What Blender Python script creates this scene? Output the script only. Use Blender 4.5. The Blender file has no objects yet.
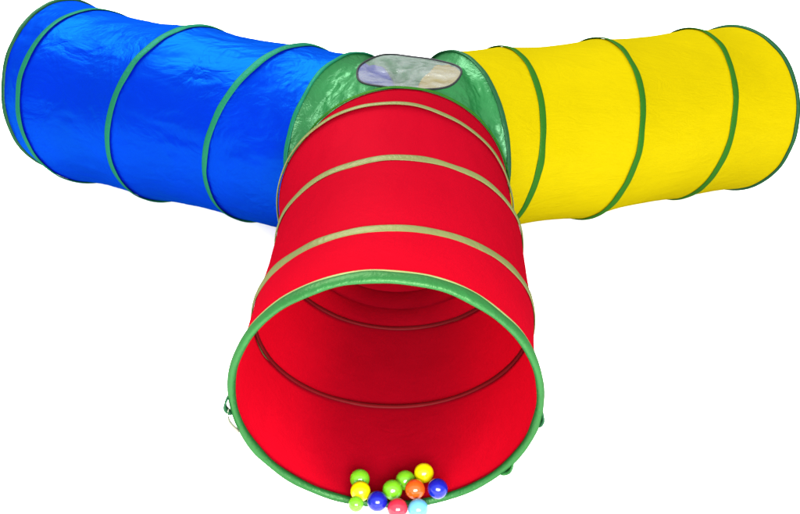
import bpy, math
import numpy as np
from mathutils import Vector, Matrix, noise

sc = bpy.context.scene
col = sc.collection
RAD = 0.24

# ------------------------------------------------------------------ camera
F, PITCH, HGT, ROLL = 0.89222062, 0.52773136, 1.14328577, 0.04270835
cam = bpy.data.cameras.new('camera')
cam.sensor_width = 36.0
cam.lens = F * 1000 / 800 * 36.0
cam.clip_end = 200
co = bpy.data.objects.new('camera', cam)
col.objects.link(co)
base = Matrix.Rotation(math.pi / 2 - PITCH, 4, 'X')
co.matrix_world = Matrix.Translation((0, 0, HGT)) @ base @ Matrix.Rotation(ROLL, 4, 'Z')
sc.camera = co

# ------------------------------------------------------------------ materials
def nodes(name):
    m = bpy.data.materials.new(name)
    m.use_nodes = True
    nt = m.node_tree
    nt.nodes.clear()
    out = nt.nodes.new('ShaderNodeOutputMaterial')
    return m, nt, out

def N(nt, t, **kw):
    n = nt.nodes.new(t)
    for k, v in kw.items():
        if hasattr(n, k) and k not in ('Color', 'Roughness'):
            setattr(n, k, v)
        else:
            n.inputs[k].default_value = v
    return n

KC = .62
def fabric(name, color, spec=(1, 1, 1), gloss=0.06, rough=0.35, transl=0.35,
           wr=0.25, wscale=9.0, weave=0.08, var=0.10, stretch=(1, 1, 1), tcol=None):
    """thin coated nylon: diffuse + light passing through + a soft gloss, creased"""
    color = [c * KC for c in color]
    tcol = [c * KC for c in tcol] if tcol else color
    gloss = gloss * KC
    m, nt, out = nodes(name)
    L = nt.links.new
    tc = N(nt, 'ShaderNodeTexCoord')
    mp = N(nt, 'ShaderNodeMapping')
    mp.inputs['Scale'].default_value = stretch
    L(tc.outputs['Object'], mp.inputs['Vector'])
    n1 = N(nt, 'ShaderNodeTexNoise'); n1.inputs['Scale'].default_value = wscale
    n1.inputs['Detail'].default_value = 5; n1.inputs['Roughness'].default_value = .55
    n1.inputs['Distortion'].default_value = 1.2
    L(mp.outputs[0], n1.inputs['Vector'])
    n2 = N(nt, 'ShaderNodeTexNoise'); n2.inputs['Scale'].default_value = wscale * 3.1
    n2.inputs['Detail'].default_value = 3
    n2.inputs['Distortion'].default_value = 2.0
    L(mp.outputs[0], n2.inputs['Vector'])
    # sharp little creases from the ridge of a noise
    rd = N(nt, 'ShaderNodeMath', operation='SUBTRACT'); rd.inputs[1].default_value = .5
    L(n2.outputs['Fac'], rd.inputs[0])
    ab = N(nt, 'ShaderNodeMath', operation='ABSOLUTE'); L(rd.outputs[0], ab.inputs[0])
    ad = N(nt, 'ShaderNodeMath', operation='MULTIPLY_ADD'); ad.inputs[1].default_value = .5
    L(ab.outputs[0], ad.inputs[0]); L(n1.outputs['Fac'], ad.inputs[2])
    b = N(nt, 'ShaderNodeBump'); b.inputs['Strength'].default_value = wr
    b.inputs['Distance'].default_value = .02
    L(ad.outputs[0], b.inputs['Height'])
    # fine weave
    wv = N(nt, 'ShaderNodeTexNoise'); wv.inputs['Scale'].default_value = 420
    L(tc.outputs['Object'], wv.inputs['Vector'])
    b2 = N(nt, 'ShaderNodeBump'); b2.inputs['Strength'].default_value = weave
    b2.inputs['Distance'].default_value = .002
    L(wv.outputs['Fac'], b2.inputs['Height']); L(b.outputs[0], b2.inputs['Normal'])
    # slight variation of the dye
    v = N(nt, 'ShaderNodeTexNoise'); v.inputs['Scale'].default_value = 5; v.inputs['Detail'].default_value = 4
    L(tc.outputs['Object'], v.inputs['Vector'])
    rp = N(nt, 'ShaderNodeMapRange')
    rp.inputs['To Min'].default_value = 1 - var; rp.inputs['To Max'].default_value = 1 + var
    rp.inputs['From Min'].default_value = .3; rp.inputs['From Max'].default_value = .7
    L(v.outputs['Fac'], rp.inputs['Value'])
    vm = N(nt, 'ShaderNodeVectorMath', operation='SCALE')
    vm.inputs[0].default_value = color[:3]
    L(rp.outputs[0], vm.inputs['Scale'])
    d = N(nt, 'ShaderNodeBsdfDiffuse')
    t = N(nt, 'ShaderNodeBsdfTranslucent')
    t.inputs['Color'].default_value = (*(tcol or color)[:3], 1)
    L(vm.outputs[0], d.inputs['Color'])
    g = N(nt, 'ShaderNodeBsdfGlossy'); g.inputs['Roughness'].default_value = rough
    g.inputs['Color'].default_value = (*spec, 1)
    for s in (d, t, g):
        L(b2.outputs[0], s.inputs['Normal'])
    m1 = N(nt, 'ShaderNodeMixShader'); m1.inputs[0].default_value = transl
    L(d.outputs[0], m1.inputs[1]); L(t.outputs[0], m1.inputs[2])
    fr = N(nt, 'ShaderNodeLayerWeight'); fr.inputs['Blend'].default_value = .25
    L(b2.outputs[0], fr.inputs['Normal'])
    fm = N(nt, 'ShaderNodeMath', operation='MULTIPLY_ADD')
    fm.inputs[1].default_value = gloss * 2; fm.inputs[2].default_value = gloss
    L(fr.outputs['Facing'], fm.inputs[0])
    m2 = N(nt, 'ShaderNodeMixShader')
    L(fm.outputs[0], m2.inputs[0]); L(m1.outputs[0], m2.inputs[1]); L(g.outputs[0], m2.inputs[2])
    L(m2.outputs[0], out.inputs['Surface'])
    return m

def plastic(name, color, rough=.25, sss=0.0, spec=.5, trans=0.):
    m, nt, out = nodes(name)
    p = N(nt, 'ShaderNodeBsdfPrincipled')
    p.inputs['Base Color'].default_value = (*[c * KC for c in color], 1)
    p.inputs['Roughness'].default_value = rough
    p.inputs['Specular IOR Level'].default_value = spec
    p.inputs['Transmission Weight'].default_value = trans
    p.inputs['Subsurface Weight'].default_value = sss
    p.inputs['Subsurface Radius'].default_value = (.02, .02, .02)
    p.inputs['Subsurface Scale'].default_value = .5
    tc = N(nt, 'ShaderNodeTexCoord')
    n = N(nt, 'ShaderNodeTexNoise'); n.inputs['Scale'].default_value = 90; n.inputs['Detail'].default_value = 3
    nt.links.new(tc.outputs['Object'], n.inputs['Vector'])
    b = N(nt, 'ShaderNodeBump'); b.inputs['Strength'].default_value = .06; b.inputs['Distance'].default_value = .002
    nt.links.new(n.outputs['Fac'], b.inputs['Height'])
    nt.links.new(b.outputs[0], p.inputs['Normal'])
    nt.links.new(p.outputs[0], out.inputs['Surface'])
    return m

M = {
    'blue': fabric('blue_nylon', (.0002, .0022, .26), spec=(.01, .42, 1), gloss=.052, rough=.42, transl=.30,
                   wr=.62, stretch=(.8, 1, 1.1), wscale=2.8, var=.10, tcol=(.0002, .004, .33)),
    'red': fabric('red_nylon', (.26, .0014, .009), spec=(1, .05, .08), gloss=.010, rough=.5, transl=.38,
                  wr=.12, wscale=5, var=.05, tcol=(.52, .0015, .008)),
    'yellow': fabric('yellow_nylon', (.33, .262, .0003), spec=(1, .95, .05), gloss=.02, rough=.45, transl=.30,
                     wr=.30, stretch=(.35, 1, 1.8), wscale=7, var=.05, tcol=(.38, .27, .0002)),
    'green': fabric('green_hub_nylon', (.008, .115, .026), spec=(.5, 1, .6), gloss=.045, rough=.40, transl=.35,
                    wr=.5, wscale=5.5, var=.18),
    'tape_rim': fabric('green_rim_binding', (.006, .060, .012), spec=(.6, 1, .5), gloss=.03, rough=.45, transl=.05,
                       wr=.25, wscale=12, var=.16),
    'tape_edge': fabric('pale_olive_edging', (.15, .18, .06), spec=(1, 1, .8), gloss=.02, rough=.5, transl=.05,
                        wr=.2, wscale=18, var=.12),
    'tape_red': fabric('sage_tape', (.092, .102, .032), spec=(1, 1, .7), gloss=.02, rough=.4, transl=.05,
                       wr=.25, wscale=12, var=.14),
    'tape_blue': fabric('teal_green_tape', (.005, .080, .036), spec=(.2, .8, .7), gloss=.02, rough=.45, transl=.05,
                        wr=.25, wscale=12, var=.12),
    'tape_yellow': fabric('leaf_green_tape', (.008, .062, .004), spec=(.6, 1, .3), gloss=.015, rough=.5, transl=.05,
                          wr=.25, wscale=12, var=.12),
    'tape_dark': fabric('dark_green_binding', (.004, .036, .012), spec=(.5, 1, .6), gloss=.02, rough=.5, transl=.05,
                        wr=.25, wscale=12, var=.12),
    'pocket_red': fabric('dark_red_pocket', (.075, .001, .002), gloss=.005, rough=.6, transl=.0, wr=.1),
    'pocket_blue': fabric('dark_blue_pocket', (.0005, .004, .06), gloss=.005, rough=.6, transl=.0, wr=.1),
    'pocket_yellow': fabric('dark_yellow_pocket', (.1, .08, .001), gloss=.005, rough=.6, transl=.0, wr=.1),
    'black_edge': fabric('black_piping', (.004, .006, .007), gloss=.02, rough=.5, transl=0, wr=.1),
    'cream': fabric('cream_strap', (.31, .34, .25), gloss=.01, rough=.5, transl=.1, wr=.1),
}

def film_material():
    m, nt, out = nodes('clear_window_film')
    L = nt.links.new
    tc = N(nt, 'ShaderNodeTexCoord')
    n1 = N(nt, 'ShaderNodeTexNoise'); n1.inputs['Scale'].default_value = 9; n1.inputs['Detail'].default_value = 4
    n1.inputs['Distortion'].default_value = 2.5
    L(tc.outputs['Object'], n1.inputs['Vector'])
    b = N(nt, 'ShaderNodeBump'); b.inputs['Strength'].default_value = .25; b.inputs['Distance'].default_value = .02
    L(n1.outputs['Fac'], b.inputs['Height'])
    tr = N(nt, 'ShaderNodeBsdfTransparent'); tr.inputs['Color'].default_value = (.90, .92, .92, 1)
    df = N(nt, 'ShaderNodeBsdfDiffuse'); df.inputs['Color'].default_value = (.32, .35, .35, 1)
    tl = N(nt, 'ShaderNodeBsdfTranslucent'); tl.inputs['Color'].default_value = (.32, .35, .35, 1)
    gl = N(nt, 'ShaderNodeBsdfGlossy'); gl.inputs['Roughness'].default_value = .15; gl.inputs['Color'].default_value = (.25, .26, .26, 1)
    for s in (df, gl, tl):
        L(b.outputs[0], s.inputs['Normal'])
    a = N(nt, 'ShaderNodeMixShader'); a.inputs[0].default_value = .5
    L(df.outputs[0], a.inputs[1]); L(tl.outputs[0], a.inputs[2])
    c = N(nt, 'ShaderNodeMixShader')
    mr = N(nt, 'ShaderNodeMapRange'); mr.inputs['From Min'].default_value = .35; mr.inputs['From Max'].default_value = .65
    mr.inputs['To Min'].default_value = .20; mr.inputs['To Max'].default_value = .50
    L(n1.outputs['Fac'], mr.inputs['Value']); L(mr.outputs[0], c.inputs[0])
    L(tr.outputs[0], c.inputs[1]); L(a.outputs[0], c.inputs[2])
    e = N(nt, 'ShaderNodeMixShader')
    fr = N(nt, 'ShaderNodeLayerWeight'); fr.inputs['Blend'].default_value = .2
    L(b.outputs[0], fr.inputs['Normal'])
    fs = N(nt, 'ShaderNodeMath', operation='MULTIPLY'); fs.inputs[1].default_value = .35
    L(fr.outputs['Facing'], fs.inputs[0])
    L(fs.outputs[0], e.inputs[0]); L(c.outputs[0], e.inputs[1]); L(gl.outputs[0], e.inputs[2])
    L(e.outputs[0], out.inputs['Surface'])
    return m
M['film'] = film_material()

# ------------------------------------------------------------------ mesh helpers
def make(name, verts, faces, mat, parent=None, smooth=True):
    me = bpy.data.meshes.new(name)
    me.from_pydata([tuple(v) for v in verts], [], faces)
    me.materials.append(mat)
    if smooth:
        me.polygons.foreach_set('use_smooth', [True] * len(me.polygons))
    me.update()
    o = bpy.data.objects.new(name, me)
    col.objects.link(o)
    if parent is not None:
        o.parent = parent
        o.matrix_parent_inverse = Matrix.Identity(4)
    return o

def grid_faces(nr, nc, wrap_c=True, wrap_r=False, off=0):
    f = []
    for i in range(nr if wrap_r else nr - 1):
        for j in range(nc if wrap_c else nc - 1):
            a = i * nc + j
            b = i * nc + (j + 1) % nc
            c = ((i + 1) % nr) * nc + (j + 1) % nc
            d = ((i + 1) % nr) * nc + j
            f.append((off + a, off + b, off + c, off + d))
    return f

# hoops: x, y, lift, yaw of axis, tilt, width scale, height scale
RINGS = {
'B1':(-0.9729,2.4480,-0.0001,156.79,1.20,0.997,0.988),
'B2':(-0.8620,2.3508,-0.0000,144.64,2.95,0.996,0.998),
'B3':(-0.5896,2.2323,0.0003,143.34,-6.95,1.017,1.022),
'B4':(-0.3164,2.1308,0.0003,139.40,-8.87,1.017,1.018),
'B5':(-0.1414,2.0678,-0.0001,147.20,3.62,0.997,0.995),
'Y1':(0.9398,2.4934,-0.0003,29.68,2.82,0.994,0.975),
'Y2':(0.7730,2.4192,-0.0001,18.16,8.51,0.997,0.997),
'Y3':(0.4854,2.2734,0.0001,21.84,10.74,0.997,1.009),
'Y4':(0.2300,2.1822,-0.0001,22.37,9.25,0.996,0.993),
'Y5':(0.1301,2.1110,-0.0000,28.42,1.66,0.999,0.998),
'R1':(-0.0128,1.0964,-0.0000,89.86,-3.81,1.003,0.994),
'R2':(-0.0060,1.3235,-0.0009,92.50,-10.46,1.050,0.942),
'R3':(-0.0020,1.5922,-0.0002,92.00,-10.05,1.050,0.953),
'R4':(-0.0160,1.7075,0.0011,87.50,-1.76,1.045,1.043),
'R5':(-0.0070,1.8042,0.0001,92.78,3.49,1.017,1.028),
}
LIFT = 0.004          # fabric and tape lie just on the floor

def frame(n):
    x, y, dz, yaw, tilt, sh, sv = RINGS[n]
    yw, ti = math.radians(yaw), math.radians(tilt)
    a = np.array([math.cos(yw), math.sin(yw), 0.])
    h = np.array([-math.sin(yw), math.cos(yw), 0.])
    u = np.array([0, 0, 1.]) * math.cos(ti) + a * math.sin(ti)
    nrm = np.cross(h, u); nrm /= np.linalg.norm(nrm)
    if nrm @ a < 0: nrm = -nrm
    c = np.array([x, y, RAD * sv * math.cos(ti) + LIFT + max(dz, 0)])
    return c, h, u, nrm, RAD * sh, RAD * sv

def ring_pt(n, t, dr=0., da=0.):
    c, h, u, nrm, rh, rv = frame(n)
    t = np.asarray(t, float)[..., None]
    return c + (rh + dr) * np.cos(t) * h + (rv + dr) * np.sin(t) * u + da * nrm

def fb(p, s, seed):
    return noise.fractal(Vector((p[0] * s + seed, p[1] * s - seed * .7, p[2] * s + 3.1)), 1.0, 2.0, 4)

NT = 256
TT = np.linspace(0, 2 * math.pi, NT, endpoint=False)

def skin(ringlist, sags, name, mat, parent, amp=.004, wfreq=7., seed=1., M_=26):
    rows = []
    for k in range(len(ringlist) - 1):
        A, B = ring_pt(ringlist[k], TT), ring_pt(ringlist[k + 1], TT)
        ca, cb = frame(ringlist[k])[0], frame(ringlist[k + 1])[0]
        last = (k == len(ringlist) - 2)
        L = np.linalg.norm(cb - ca)
        for i in range(M_ + (1 if last else 0)):
            s = i / M_
            P = A * (1 - s) + B * s
            C = ca * (1 - s) + cb * s
            rad = P - C
            rl = np.linalg.norm(rad, axis=1, keepdims=True)
            rn = rad / rl
            env = math.sin(math.pi * s) ** .75 if 0 < s < 1 else 0
            out = np.zeros(NT)
            for j in range(NT):
                p = P[j]
                q = (rn[j][0] * .24 + C[0] * .45, rn[j][1] * .24 + C[1] * .45, rn[j][2] * .24)
                w = fb(q, wfreq, seed + k * 3.7)
                w2 = 1 - abs(fb(q, wfreq * 1.9, seed + 11 + k)) * 2.2
                dd = min(s, 1 - s) * L
                w2 += (0 if dd < 1e-6 else 1) * .9 * math.exp(-dd / .022) * noise.noise(Vector((rn[j][0] * 22, rn[j][2] * 22, rn[j][1] * 22 + k * 5)))
                out[j] = -sags[k] * env * (1 + .35 * w) + amp * env * (w * .9 + .35 * w2)
            P = P + rn * out[:, None]
            P[:, 2] = np.maximum(P[:, 2], LIFT * .5 + .0008 * np.abs(np.sin(TT * 9 + s * 4)))
            rows.append(P)
    V = np.concatenate(rows)
    return make(name, V, grid_faces(len(rows), NT), mat, parent)

def band(name, ring, mat, parent, half=.008, thick=.0025, r0=.0, offs=0., closed=False, seed=0., n=12, wob=.0012, taper=0.):
    """sewn tape round a hoop: lens shaped cross-section"""
    rows = []
    for k in range(n):
        ph = 2 * math.pi * k / n
        ax0, rd0 = half * math.cos(ph), thick * math.sin(ph)
        rows.append((ax0, rd0))
    V = []
    c, h, u, nrm, rh, rv = frame(ring)
    for (ax, rd) in rows:
        for t in TT:
            w = wob * noise.noise(Vector((math.cos(t) * 4 + seed, math.sin(t) * 4, seed * 1.7)))
            w3 = 1 + .22 * noise.noise(Vector((math.cos(t) * 4 - seed, math.sin(t) * 4, 5 + seed)))
            # let the tape ride slightly conical (rot) on the fabric
            if taper: ax_ = ax * (1 - taper * (.5 - .5 * math.sin(t)))
            else: ax_ = ax
            r = r0 + rd * w3 + w
            a = offs * (ax_ / ax if abs(ax) > 1e-9 else 1) + ax_ * w3 + w * 1.5
            V.append(c + (rh + r) * math.cos(t) * h + (rv + r) * math.sin(t) * u + a * nrm)
    V = np.array(V)
    V[:, 2] = np.maximum(V[:, 2], .0008)
    return make(name, V, grid_faces(n, NT, True, True), mat, parent)

# ------------------------------------------------------------------ play tunnel
root = bpy.data.objects.new('play_tunnel', None)
root.location = (0, 2.0, 0)
col.objects.link(root)
root['label'] = 'three-way pop-up play tunnel with red, blue and yellow fabric arms'
root['category'] = 'play tunnel'
SHIFT = np.array([0, 2.0, 0])
_make = make
def make(name, verts, faces, mat, parent=None, smooth=True):
    # vertices are given in world space; parts hang under the root at y = 2
    return _make(name, np.array(verts) - SHIFT if parent is not None else verts, faces, mat, parent, smooth)

red = skin(['R1', 'R2', 'R3', 'R4', 'R5'], [.003, .003, .004, .003], 'tunnel_arm', M['red'], root, amp=.0035, wfreq=5, seed=2.)
red['label'] = 'red fabric arm with open mouth facing the viewer'
blue = skin(['B1', 'B2', 'B3', 'B4', 'B5'], [.003, .012, .012, .008], 'tunnel_arm', M['blue'], root, amp=.007, wfreq=8, seed=9.)
blue['label'] = 'blue creased shiny fabric arm'
yel = skin(['Y5', 'Y4', 'Y3', 'Y2', 'Y1'], [.004, .010, .010, .006], 'tunnel_arm', M['yellow'], root, amp=.003, wfreq=5, seed=5.)
yel['label'] = 'yellow fabric arm'

rim = band('rim_binding', 'R1', M['tape_rim'], red, half=.0120, thick=.0062, r0=.001, offs=-.003, seed=1, wob=.0012, n=16, taper=.5)
edge = band('edging', 'R1', M['tape_edge'], red, half=.0026, thick=.0018, r0=.0035, offs=.0088, seed=1, wob=.0012, n=8)
for i, r in enumerate(('R2', 'R3', 'R4')):
    band('hoop_tape', r, M['tape_red'], red, half=.0095 if r != 'R4' else .007, thick=.0018, r0=.0018 if r != 'R4' else .0036, seed=2 + i)
    if r != 'R4':
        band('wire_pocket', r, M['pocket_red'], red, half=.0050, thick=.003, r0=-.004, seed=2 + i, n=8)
band('hoop_tape', 'R5', M['tape_yellow'], red, half=.006, thick=.0020, r0=.0036, seed=7)
for i, r in enumerate(('B2', 'B3', 'B4')):
    band('hoop_tape', r, M['tape_blue'], blue, half=.0095, thick=.0018, r0=.0018, seed=12 + i)
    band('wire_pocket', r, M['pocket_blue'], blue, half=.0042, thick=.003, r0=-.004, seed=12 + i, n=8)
band('rim_binding', 'B1', M['tape_dark'], blue, half=.007, thick=.005, r0=.001, seed=16)
band('hoop_tape', 'B5', M['tape_blue'], blue, half=.006, thick=.0025, r0=.002, seed=17)
for i, r in enumerate(('Y2', 'Y3', 'Y4')):
    band('hoop_tape', r, M['tape_yellow'], yel, half=.009, thick=.0018, r0=.0018, seed=22 + i)
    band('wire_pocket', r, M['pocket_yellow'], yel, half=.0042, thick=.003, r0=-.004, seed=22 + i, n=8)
band('rim_binding', 'Y1', M['tape_dark'], yel, half=.007, thick=.0045, r0=.001, seed=26)
band('hoop_tape', 'Y5', M['tape_dark'], yel, half=.006, thick=.0025, r0=.002, seed=27)

# ---- hub: fabric stretched between the three inner hoops
def boundary(sign):
    n = 72
    s = np.linspace(0, math.pi, n)
    a = ring_pt('R5', sign * s)
    b = ring_pt('Y5', sign * s[::-1])
    c = ring_pt('B5', sign * s[::-1])
    k = np.linspace(0, 1, 8)[1:-1, None]
    j = lambda p, q: p * (1 - k) + q * k
    return np.concatenate([a, j(a[-1], b[0]), b, j(b[-1], c[0]), c, j(c[-1], a[0])])

def relax(P, inner_free, it=4000, wr=1.0, wc=1.0):
    for _ in range(it):
        up = P[:-2]; dn = P[2:]; mid = P[1:-1]
        lf = np.roll(mid, 1, 1); rt = np.roll(mid, -1, 1)
        P[1:-1] = (wr * (up + dn) + wc * (lf + rt)) / (2 * wr + 2 * wc)
        if inner_free:
            P[0] = P[1].mean(0)
    return P

def disk(Bd, nr=30):
    cen = Bd.mean(0)
    s = np.linspace(.02, 1, nr)[:, None, None]
    P = cen + (Bd - cen)[None] * s
    return relax(P, True, 2500, 3.0, 1.0)

top_b = boundary(1.)
dk = disk(top_b)
flat = dk.reshape(-1, 3)
def surf_z(x, y):
    d = (flat[:, 0] - x) ** 2 + (flat[:, 1] - y) ** 2 + 1e-6
    k = np.argsort(d)[:8]
    w = 1 / d[k]
    return (flat[k, 2] * w).sum() / w.sum()
WC = (.000, 1.998); WX, WY = .118, .146
nb = len(top_b)
ang = np.arctan2(top_b[:, 1] - WC[1], top_b[:, 0] - WC[0])
ang = np.unwrap(ang)
ang = np.maximum.accumulate(ang)
ang2 = np.linspace(ang[0], ang[0] + 2 * math.pi, nb, endpoint=False)
ang = .5 * ang + .5 * ang2
def wob_(q):
    return 1 + .035 * math.sin(2 * q + .6) + .03 * math.sin(3 * q + 2) + .015 * math.sin(7 * q)
win = np.array([[WC[0] + WX * wob_(q) * math.cos(q), WC[1] + WY * wob_(q) * math.sin(q), 0] for q in ang])
for w, q in zip(win, ang):
    w[2] = .474 + .006 * -math.sin(q) + .004 * math.sin(3 * q + 1)
for _ in range(6):
    win[:, 2] = (np.roll(win[:, 2], 1) + win[:, 2] * 2 + np.roll(win[:, 2], -1)) / 4
nr = 44
s = np.linspace(0, 1, nr)[:, None, None]
an = relax(win[None] * (1 - s) + top_b[None] * s, False, 2500, 2.0, 1.0)
def crumple(P, amp, f, seed, fade_in=True):
    n = P.shape[0]
    dr = np.gradient(P, axis=0); dc = np.roll(P, -1, 1) - np.roll(P, 1, 1)
    nn = np.cross(dr, dc); nn /= np.linalg.norm(nn, axis=2, keepdims=True) + 1e-9
    for i in range(n):
        e = math.sin(math.pi * min(max(i / (n - 1), 0), 1)) ** .6 if fade_in else 1
        for j in range(P.shape[1]):
            q = P[i, j]
            w = fb(q, f, seed) + .6 * (1 - 2.5 * abs(fb(q, f * 1.7, seed + 5)))
            P[i, j] = q + nn[i, j] * amp * e * w
    P[..., 2] = np.maximum(P[..., 2], .0015)
    return P
an = crumple(an, .008, 7, 3.)
hub = make('hub_cover', an.reshape(-1, 3), grid_faces(nr, nb), M['green'], root)
hub['label'] = 'crumpled green centre piece joining the three arms'
bot_b = boundary(-1.)
bd = disk(bot_b, 30)
bd = crumple(bd, .004, 12, 8.)
make('hub_base', bd.reshape(-1, 3), grid_faces(30, nb), M['red'], root)['label'] = 'red floor of the centre piece'
# window film
fr_ = np.linspace(.001, 1, 26)[:, None, None]
cz = np.array([WC[0], WC[1], .466])
fl = cz + (win - cz)[None] * fr_
fl = relax(fl, True, 600, 2., 1.)
for i in range(26):
    e = math.sin(math.pi * min(1, i / 25)) if i > 12 else 1
    for j in range(nb):
        q = fl[i, j]
        fl[i, j, 2] += .0035 * e * (fb(q, 9, 21.) + .8 * (1 - 2.5 * abs(fb((q[0] * .5 + q[1], q[1] * .6 - q[0] * .9, 0), 11, 4.))))
film = make('window_film', fl.reshape(-1, 3), grid_faces(26, nb), M['film'], hub)
def tube_along(name, pts, r, mat, parent, closed=True, n=8):
    P = np.array(pts); m = len(P)
    V = []
    for k in range(m):
        if closed: tg = P[(k + 1) % m] - P[k - 1]
        else: tg = P[min(k + 1, m - 1)] - P[max(k - 1, 0)]
        tg = tg / (np.linalg.norm(tg) + 1e-9)
        a = np.cross(tg, [0, 0, 1.])
        if np.linalg.norm(a) < .1: a = np.cross(tg, [0, 1., 0])
        a /= np.linalg.norm(a); b = np.cross(a, tg)
        rr = r if np.isscalar(r) else r[k]
        for i in range(n):
            ph = 2 * math.pi * i / n
            V.append(P[k] + rr * (math.cos(ph) * a + math.sin(ph) * b))
    f = grid_faces(m, n, True, closed)
    if not closed:
        f.append(tuple(range(n))[::-1]); f.append(tuple(range((m - 1) * n, m * n)))
    return make(name, V, f, mat, parent)
tube_along('window_piping', an[0] + np.array([0, 0, .001]), .0024, M['black_edge'], hub)

# ---- small sewn ties at the mouth
def strip(name, pts, width_dir, w, th, mat, parent):
    P = np.array(pts, float); m = len(P)
    wd = np.array(width_dir, float); wd /= np.linalg.norm(wd)
    V = []
    for k in range(m):
        tg = P[min(k + 1, m - 1)] - P[max(k - 1, 0)]; tg /= np.linalg.norm(tg)
        nn = np.cross(tg, wd); nn /= np.linalg.norm(nn)
        ww = w * (1 - .25 * abs(2 * k / (m - 1) - 1) ** 4)
        for sx, sz in ((-1, -1), (1, -1), (1, 1), (-1, 1)):
            V.append(P[k] + wd * sx * ww / 2 + nn * sz * th / 2)
    f = grid_faces(m, 4, True, False)
    f.append((3, 2, 1, 0)); f.append(tuple((m - 1) * 4 + i for i in range(4)))
    return make(name, V, f, mat, parent)
def arc(p, q, bulge, n=12):
    p, q, b = map(np.array, (p, q, bulge))
    return [p * (1 - s) + q * s + b * math.sin(math.pi * s) for s in np.linspace(0, 1, n)]
pL = ring_pt('R1', math.radians(-3), .006, -.006)
strip('tie_loop', arc(pL + [0, 0, .012], pL + [.003, 0, -.022], [-.007, -.005, 0]), (0, 1, 0), .012, .003, M['tape_dark'], red)
strip('tie_strap', arc(pL + [-.001, -.004, -.012], pL + [.014, -.006, -.055], [-.007, -.002, 0]), (0, 1, .1), .010, .0012, M['cream'], red)
pR = ring_pt('R1', math.radians(184), .006, -.004)
strip('tie_loop', arc(pR + [0, 0, .012], pR + [-.002, 0, -.018], [.004, -.003, 0]), (0, 1, 0), .010, .003, M['tape_dark'], red)
pR = ring_pt('R1', math.radians(213), .003, -.006)
strip('binding_end', arc(pR + [.008, 0, .012], pR + [-.010, 0, -.013], [.004, -.002, -.005]), (0, 1, 0), .010, .003, M['tape_rim'], red)

# ------------------------------------------------------------------ balls
BM = {
    'green': plastic('lime_green_plastic', (0.12, 0.40, 0.012), .16, .05, .3, .35),
    'yellow': plastic('yellow_plastic', (0.46, 0.40, 0.001), .2, .0, .25),
    'blue': plastic('blue_plastic', (0.0016, 0.0062, 0.1872), .2, .0, .25),
    'orange': plastic('orange_red_plastic', (0.4160, 0.0520, 0.0052), .16, .05, .3),
    'pink': plastic('pinkish_red_plastic', (0.3432, 0.0156, 0.0312), .16, .05, .3),
    'sky': plastic('light_blue_plastic', (0.0728, 0.2600, 0.3744), .16, .05, .3),
}
BALLS = [
    # x, y, z, r, colour, label
    (-0.0532, 1.1430, 0.0279, 0.0172, 'green', 'lime green ball farthest left, resting just behind the lower left yellow ball'),
    (-0.0501, 1.1088, 0.0329, 0.0172, 'yellow', 'yellow ball in front of the leftmost green ball, touching the left blue ball'),
    (-0.0560, 1.0820, 0.0300, 0.0130, 'green', 'tiny half hidden green ball on the rim, left of the blue ball'),
    (-0.0206, 1.0908, 0.0298, 0.0172, 'blue', 'dark blue ball on the green rim, left of the pinkish red ball'),
    (0.0259, 1.1450, 0.0276, 0.0172, 'green', 'green ball directly left of the hindmost yellow ball'),
    (0.0041, 1.1181, 0.0304, 0.0172, 'green', 'green ball in the middle of the heap, behind the pinkish red ball'),
    (0.0577, 1.1561, 0.0358, 0.0172, 'yellow', 'yellow ball lying deepest inside the red arm, hindmost of all'),
    (0.0425, 1.1150, 0.0368, 0.0172, 'orange', 'orange red ball between the middle green ball and the right blue ball'),
    (0.0802, 1.1053, 0.0504, 0.0172, 'blue', 'dark blue ball farthest right, a little apart from the heap'),
    (0.0138, 1.0800, 0.0262, 0.0172, 'pink', 'pinkish red ball at the very front, resting on the outer edge of the rim'),
    (0.0483, 1.0795, 0.0275, 0.0172, 'sky', 'light blue ball on the outer edge of the rim, right of the pinkish red ball'),
]
def ball(x, y, z, r, colr, label, k):
    nu, nv = 48, 24
    V = [(0, 0, -1.)]
    for i in range(1, nv):
        th = math.pi * i / nv
        for j in range(nu):
            ph = 2 * math.pi * j / nu
            c = -math.cos(th)
            # faint moulding seam round the equator
            g = 1 - .012 * math.exp(-(c / .035) ** 2)
            V.append((g * math.sin(th) * math.cos(ph), g * math.sin(th) * math.sin(ph), c))
    V.append((0, 0, 1.))
    f = [(0, 1 + (j + 1) % nu, 1 + j) for j in range(nu)]
    for i in range(nv - 2):
        for j in range(nu):
            a = 1 + i * nu + j; b = 1 + i * nu + (j + 1) % nu
            f.append((a, b, b + nu, a + nu))
    o_ = 1 + (nv - 2) * nu; t_ = len(V) - 1
    f += [(o_ + j, o_ + (j + 1) % nu, t_) for j in range(nu)]
    R = Matrix.Rotation(.7 + k, 3, 'X') @ Matrix.Rotation(1.3 * k, 3, 'Y')
    V = [tuple(R @ Vector(v) * r) for v in V]
    o = _make('ball', V, f, BM[colr])
    o.location = (x, y, z)
    o['label'] = label; o['category'] = 'ball'
    o['group'] = 'small plastic balls at the mouth of the red arm'
for k, b in enumerate(BALLS):
    ball(*b, k)

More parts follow.
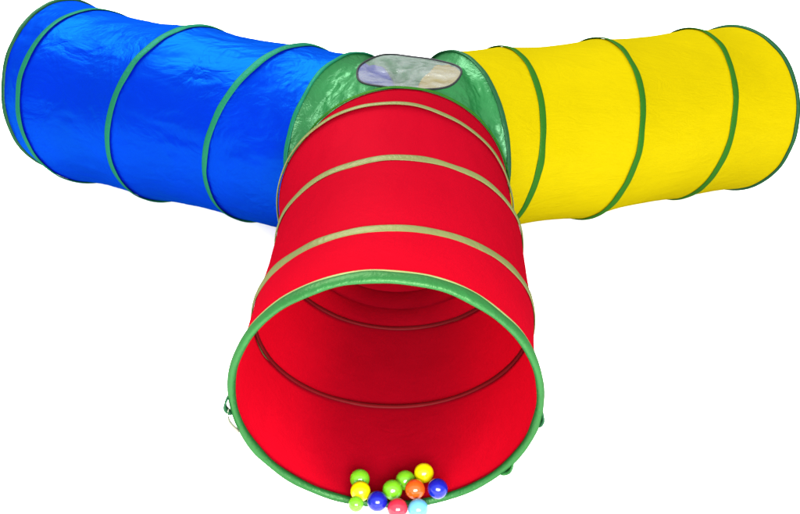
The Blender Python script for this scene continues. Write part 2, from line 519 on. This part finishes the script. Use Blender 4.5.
# ------------------------------------------------------------------ white floor sheet
fm, nt, out = nodes('white_floor')
p = N(nt, 'ShaderNodeBsdfDiffuse')
p.inputs['Color'].default_value = (.93, .93, .93, 1)
nt.links.new(p.outputs[0], out.inputs['Surface'])
g = 40
fo = _make('floor', [(-g, -g, 0), (g, -g, 0), (g, g, 0), (-g, g, 0)], [(0, 1, 2, 3)], fm, smooth=False)
fo['kind'] = 'structure'

# ------------------------------------------------------------------ light
w = bpy.data.worlds.new('World'); sc.world = w
w.use_nodes = True
wt = w.node_tree
bg = wt.nodes['Background']
wc = N(wt, 'ShaderNodeTexCoord')
wz = N(wt, 'ShaderNodeSeparateXYZ'); wt.links.new(wc.outputs['Generated'], wz.inputs[0])
wm = N(wt, 'ShaderNodeMapRange')          # a studio dome, brighter overhead
wm.inputs['From Min'].default_value = 0; wm.inputs['From Max'].default_value = 1
wm.inputs['To Min'].default_value = 1.7; wm.inputs['To Max'].default_value = 2.7
wt.links.new(wz.outputs['Z'], wm.inputs['Value'])
bg.inputs[0].default_value = (1, 1, 1, 1)
wt.links.new(wm.outputs[0], bg.inputs[1])
def area(name, loc, target, size, energy):
    l = bpy.data.lights.new(name, 'AREA'); l.shape = 'RECTANGLE'
    l.size, l.size_y = size; l.energy = energy
    o = bpy.data.objects.new(name, l); col.objects.link(o)
    o.location = loc
    o.rotation_euler = (Vector(target) - Vector(loc)).to_track_quat('-Z', 'Y').to_euler()
area('softbox_key', (-1.6, 3.6, 3.2), (-.2, 1.9, .1), (3.0, 1.8), 400)
area('mouth_fill', (.2, -1.0, 1.35), (0, 1.3, .1), (1.8, 1.0), 460)  # added fill light, aimed into the mouth to brighten the red interior

sc.render.engine = 'CYCLES'
sc.cycles.max_bounces = 14
sc.cycles.diffuse_bounces = 8
sc.cycles.transmission_bounces = 10
sc.cycles.transparent_max_bounces = 16
sc.view_settings.view_transform = 'Standard'
sc.view_settings.look = 'None'
sc.view_settings.exposure = 0
sc.view_settings.gamma = 1
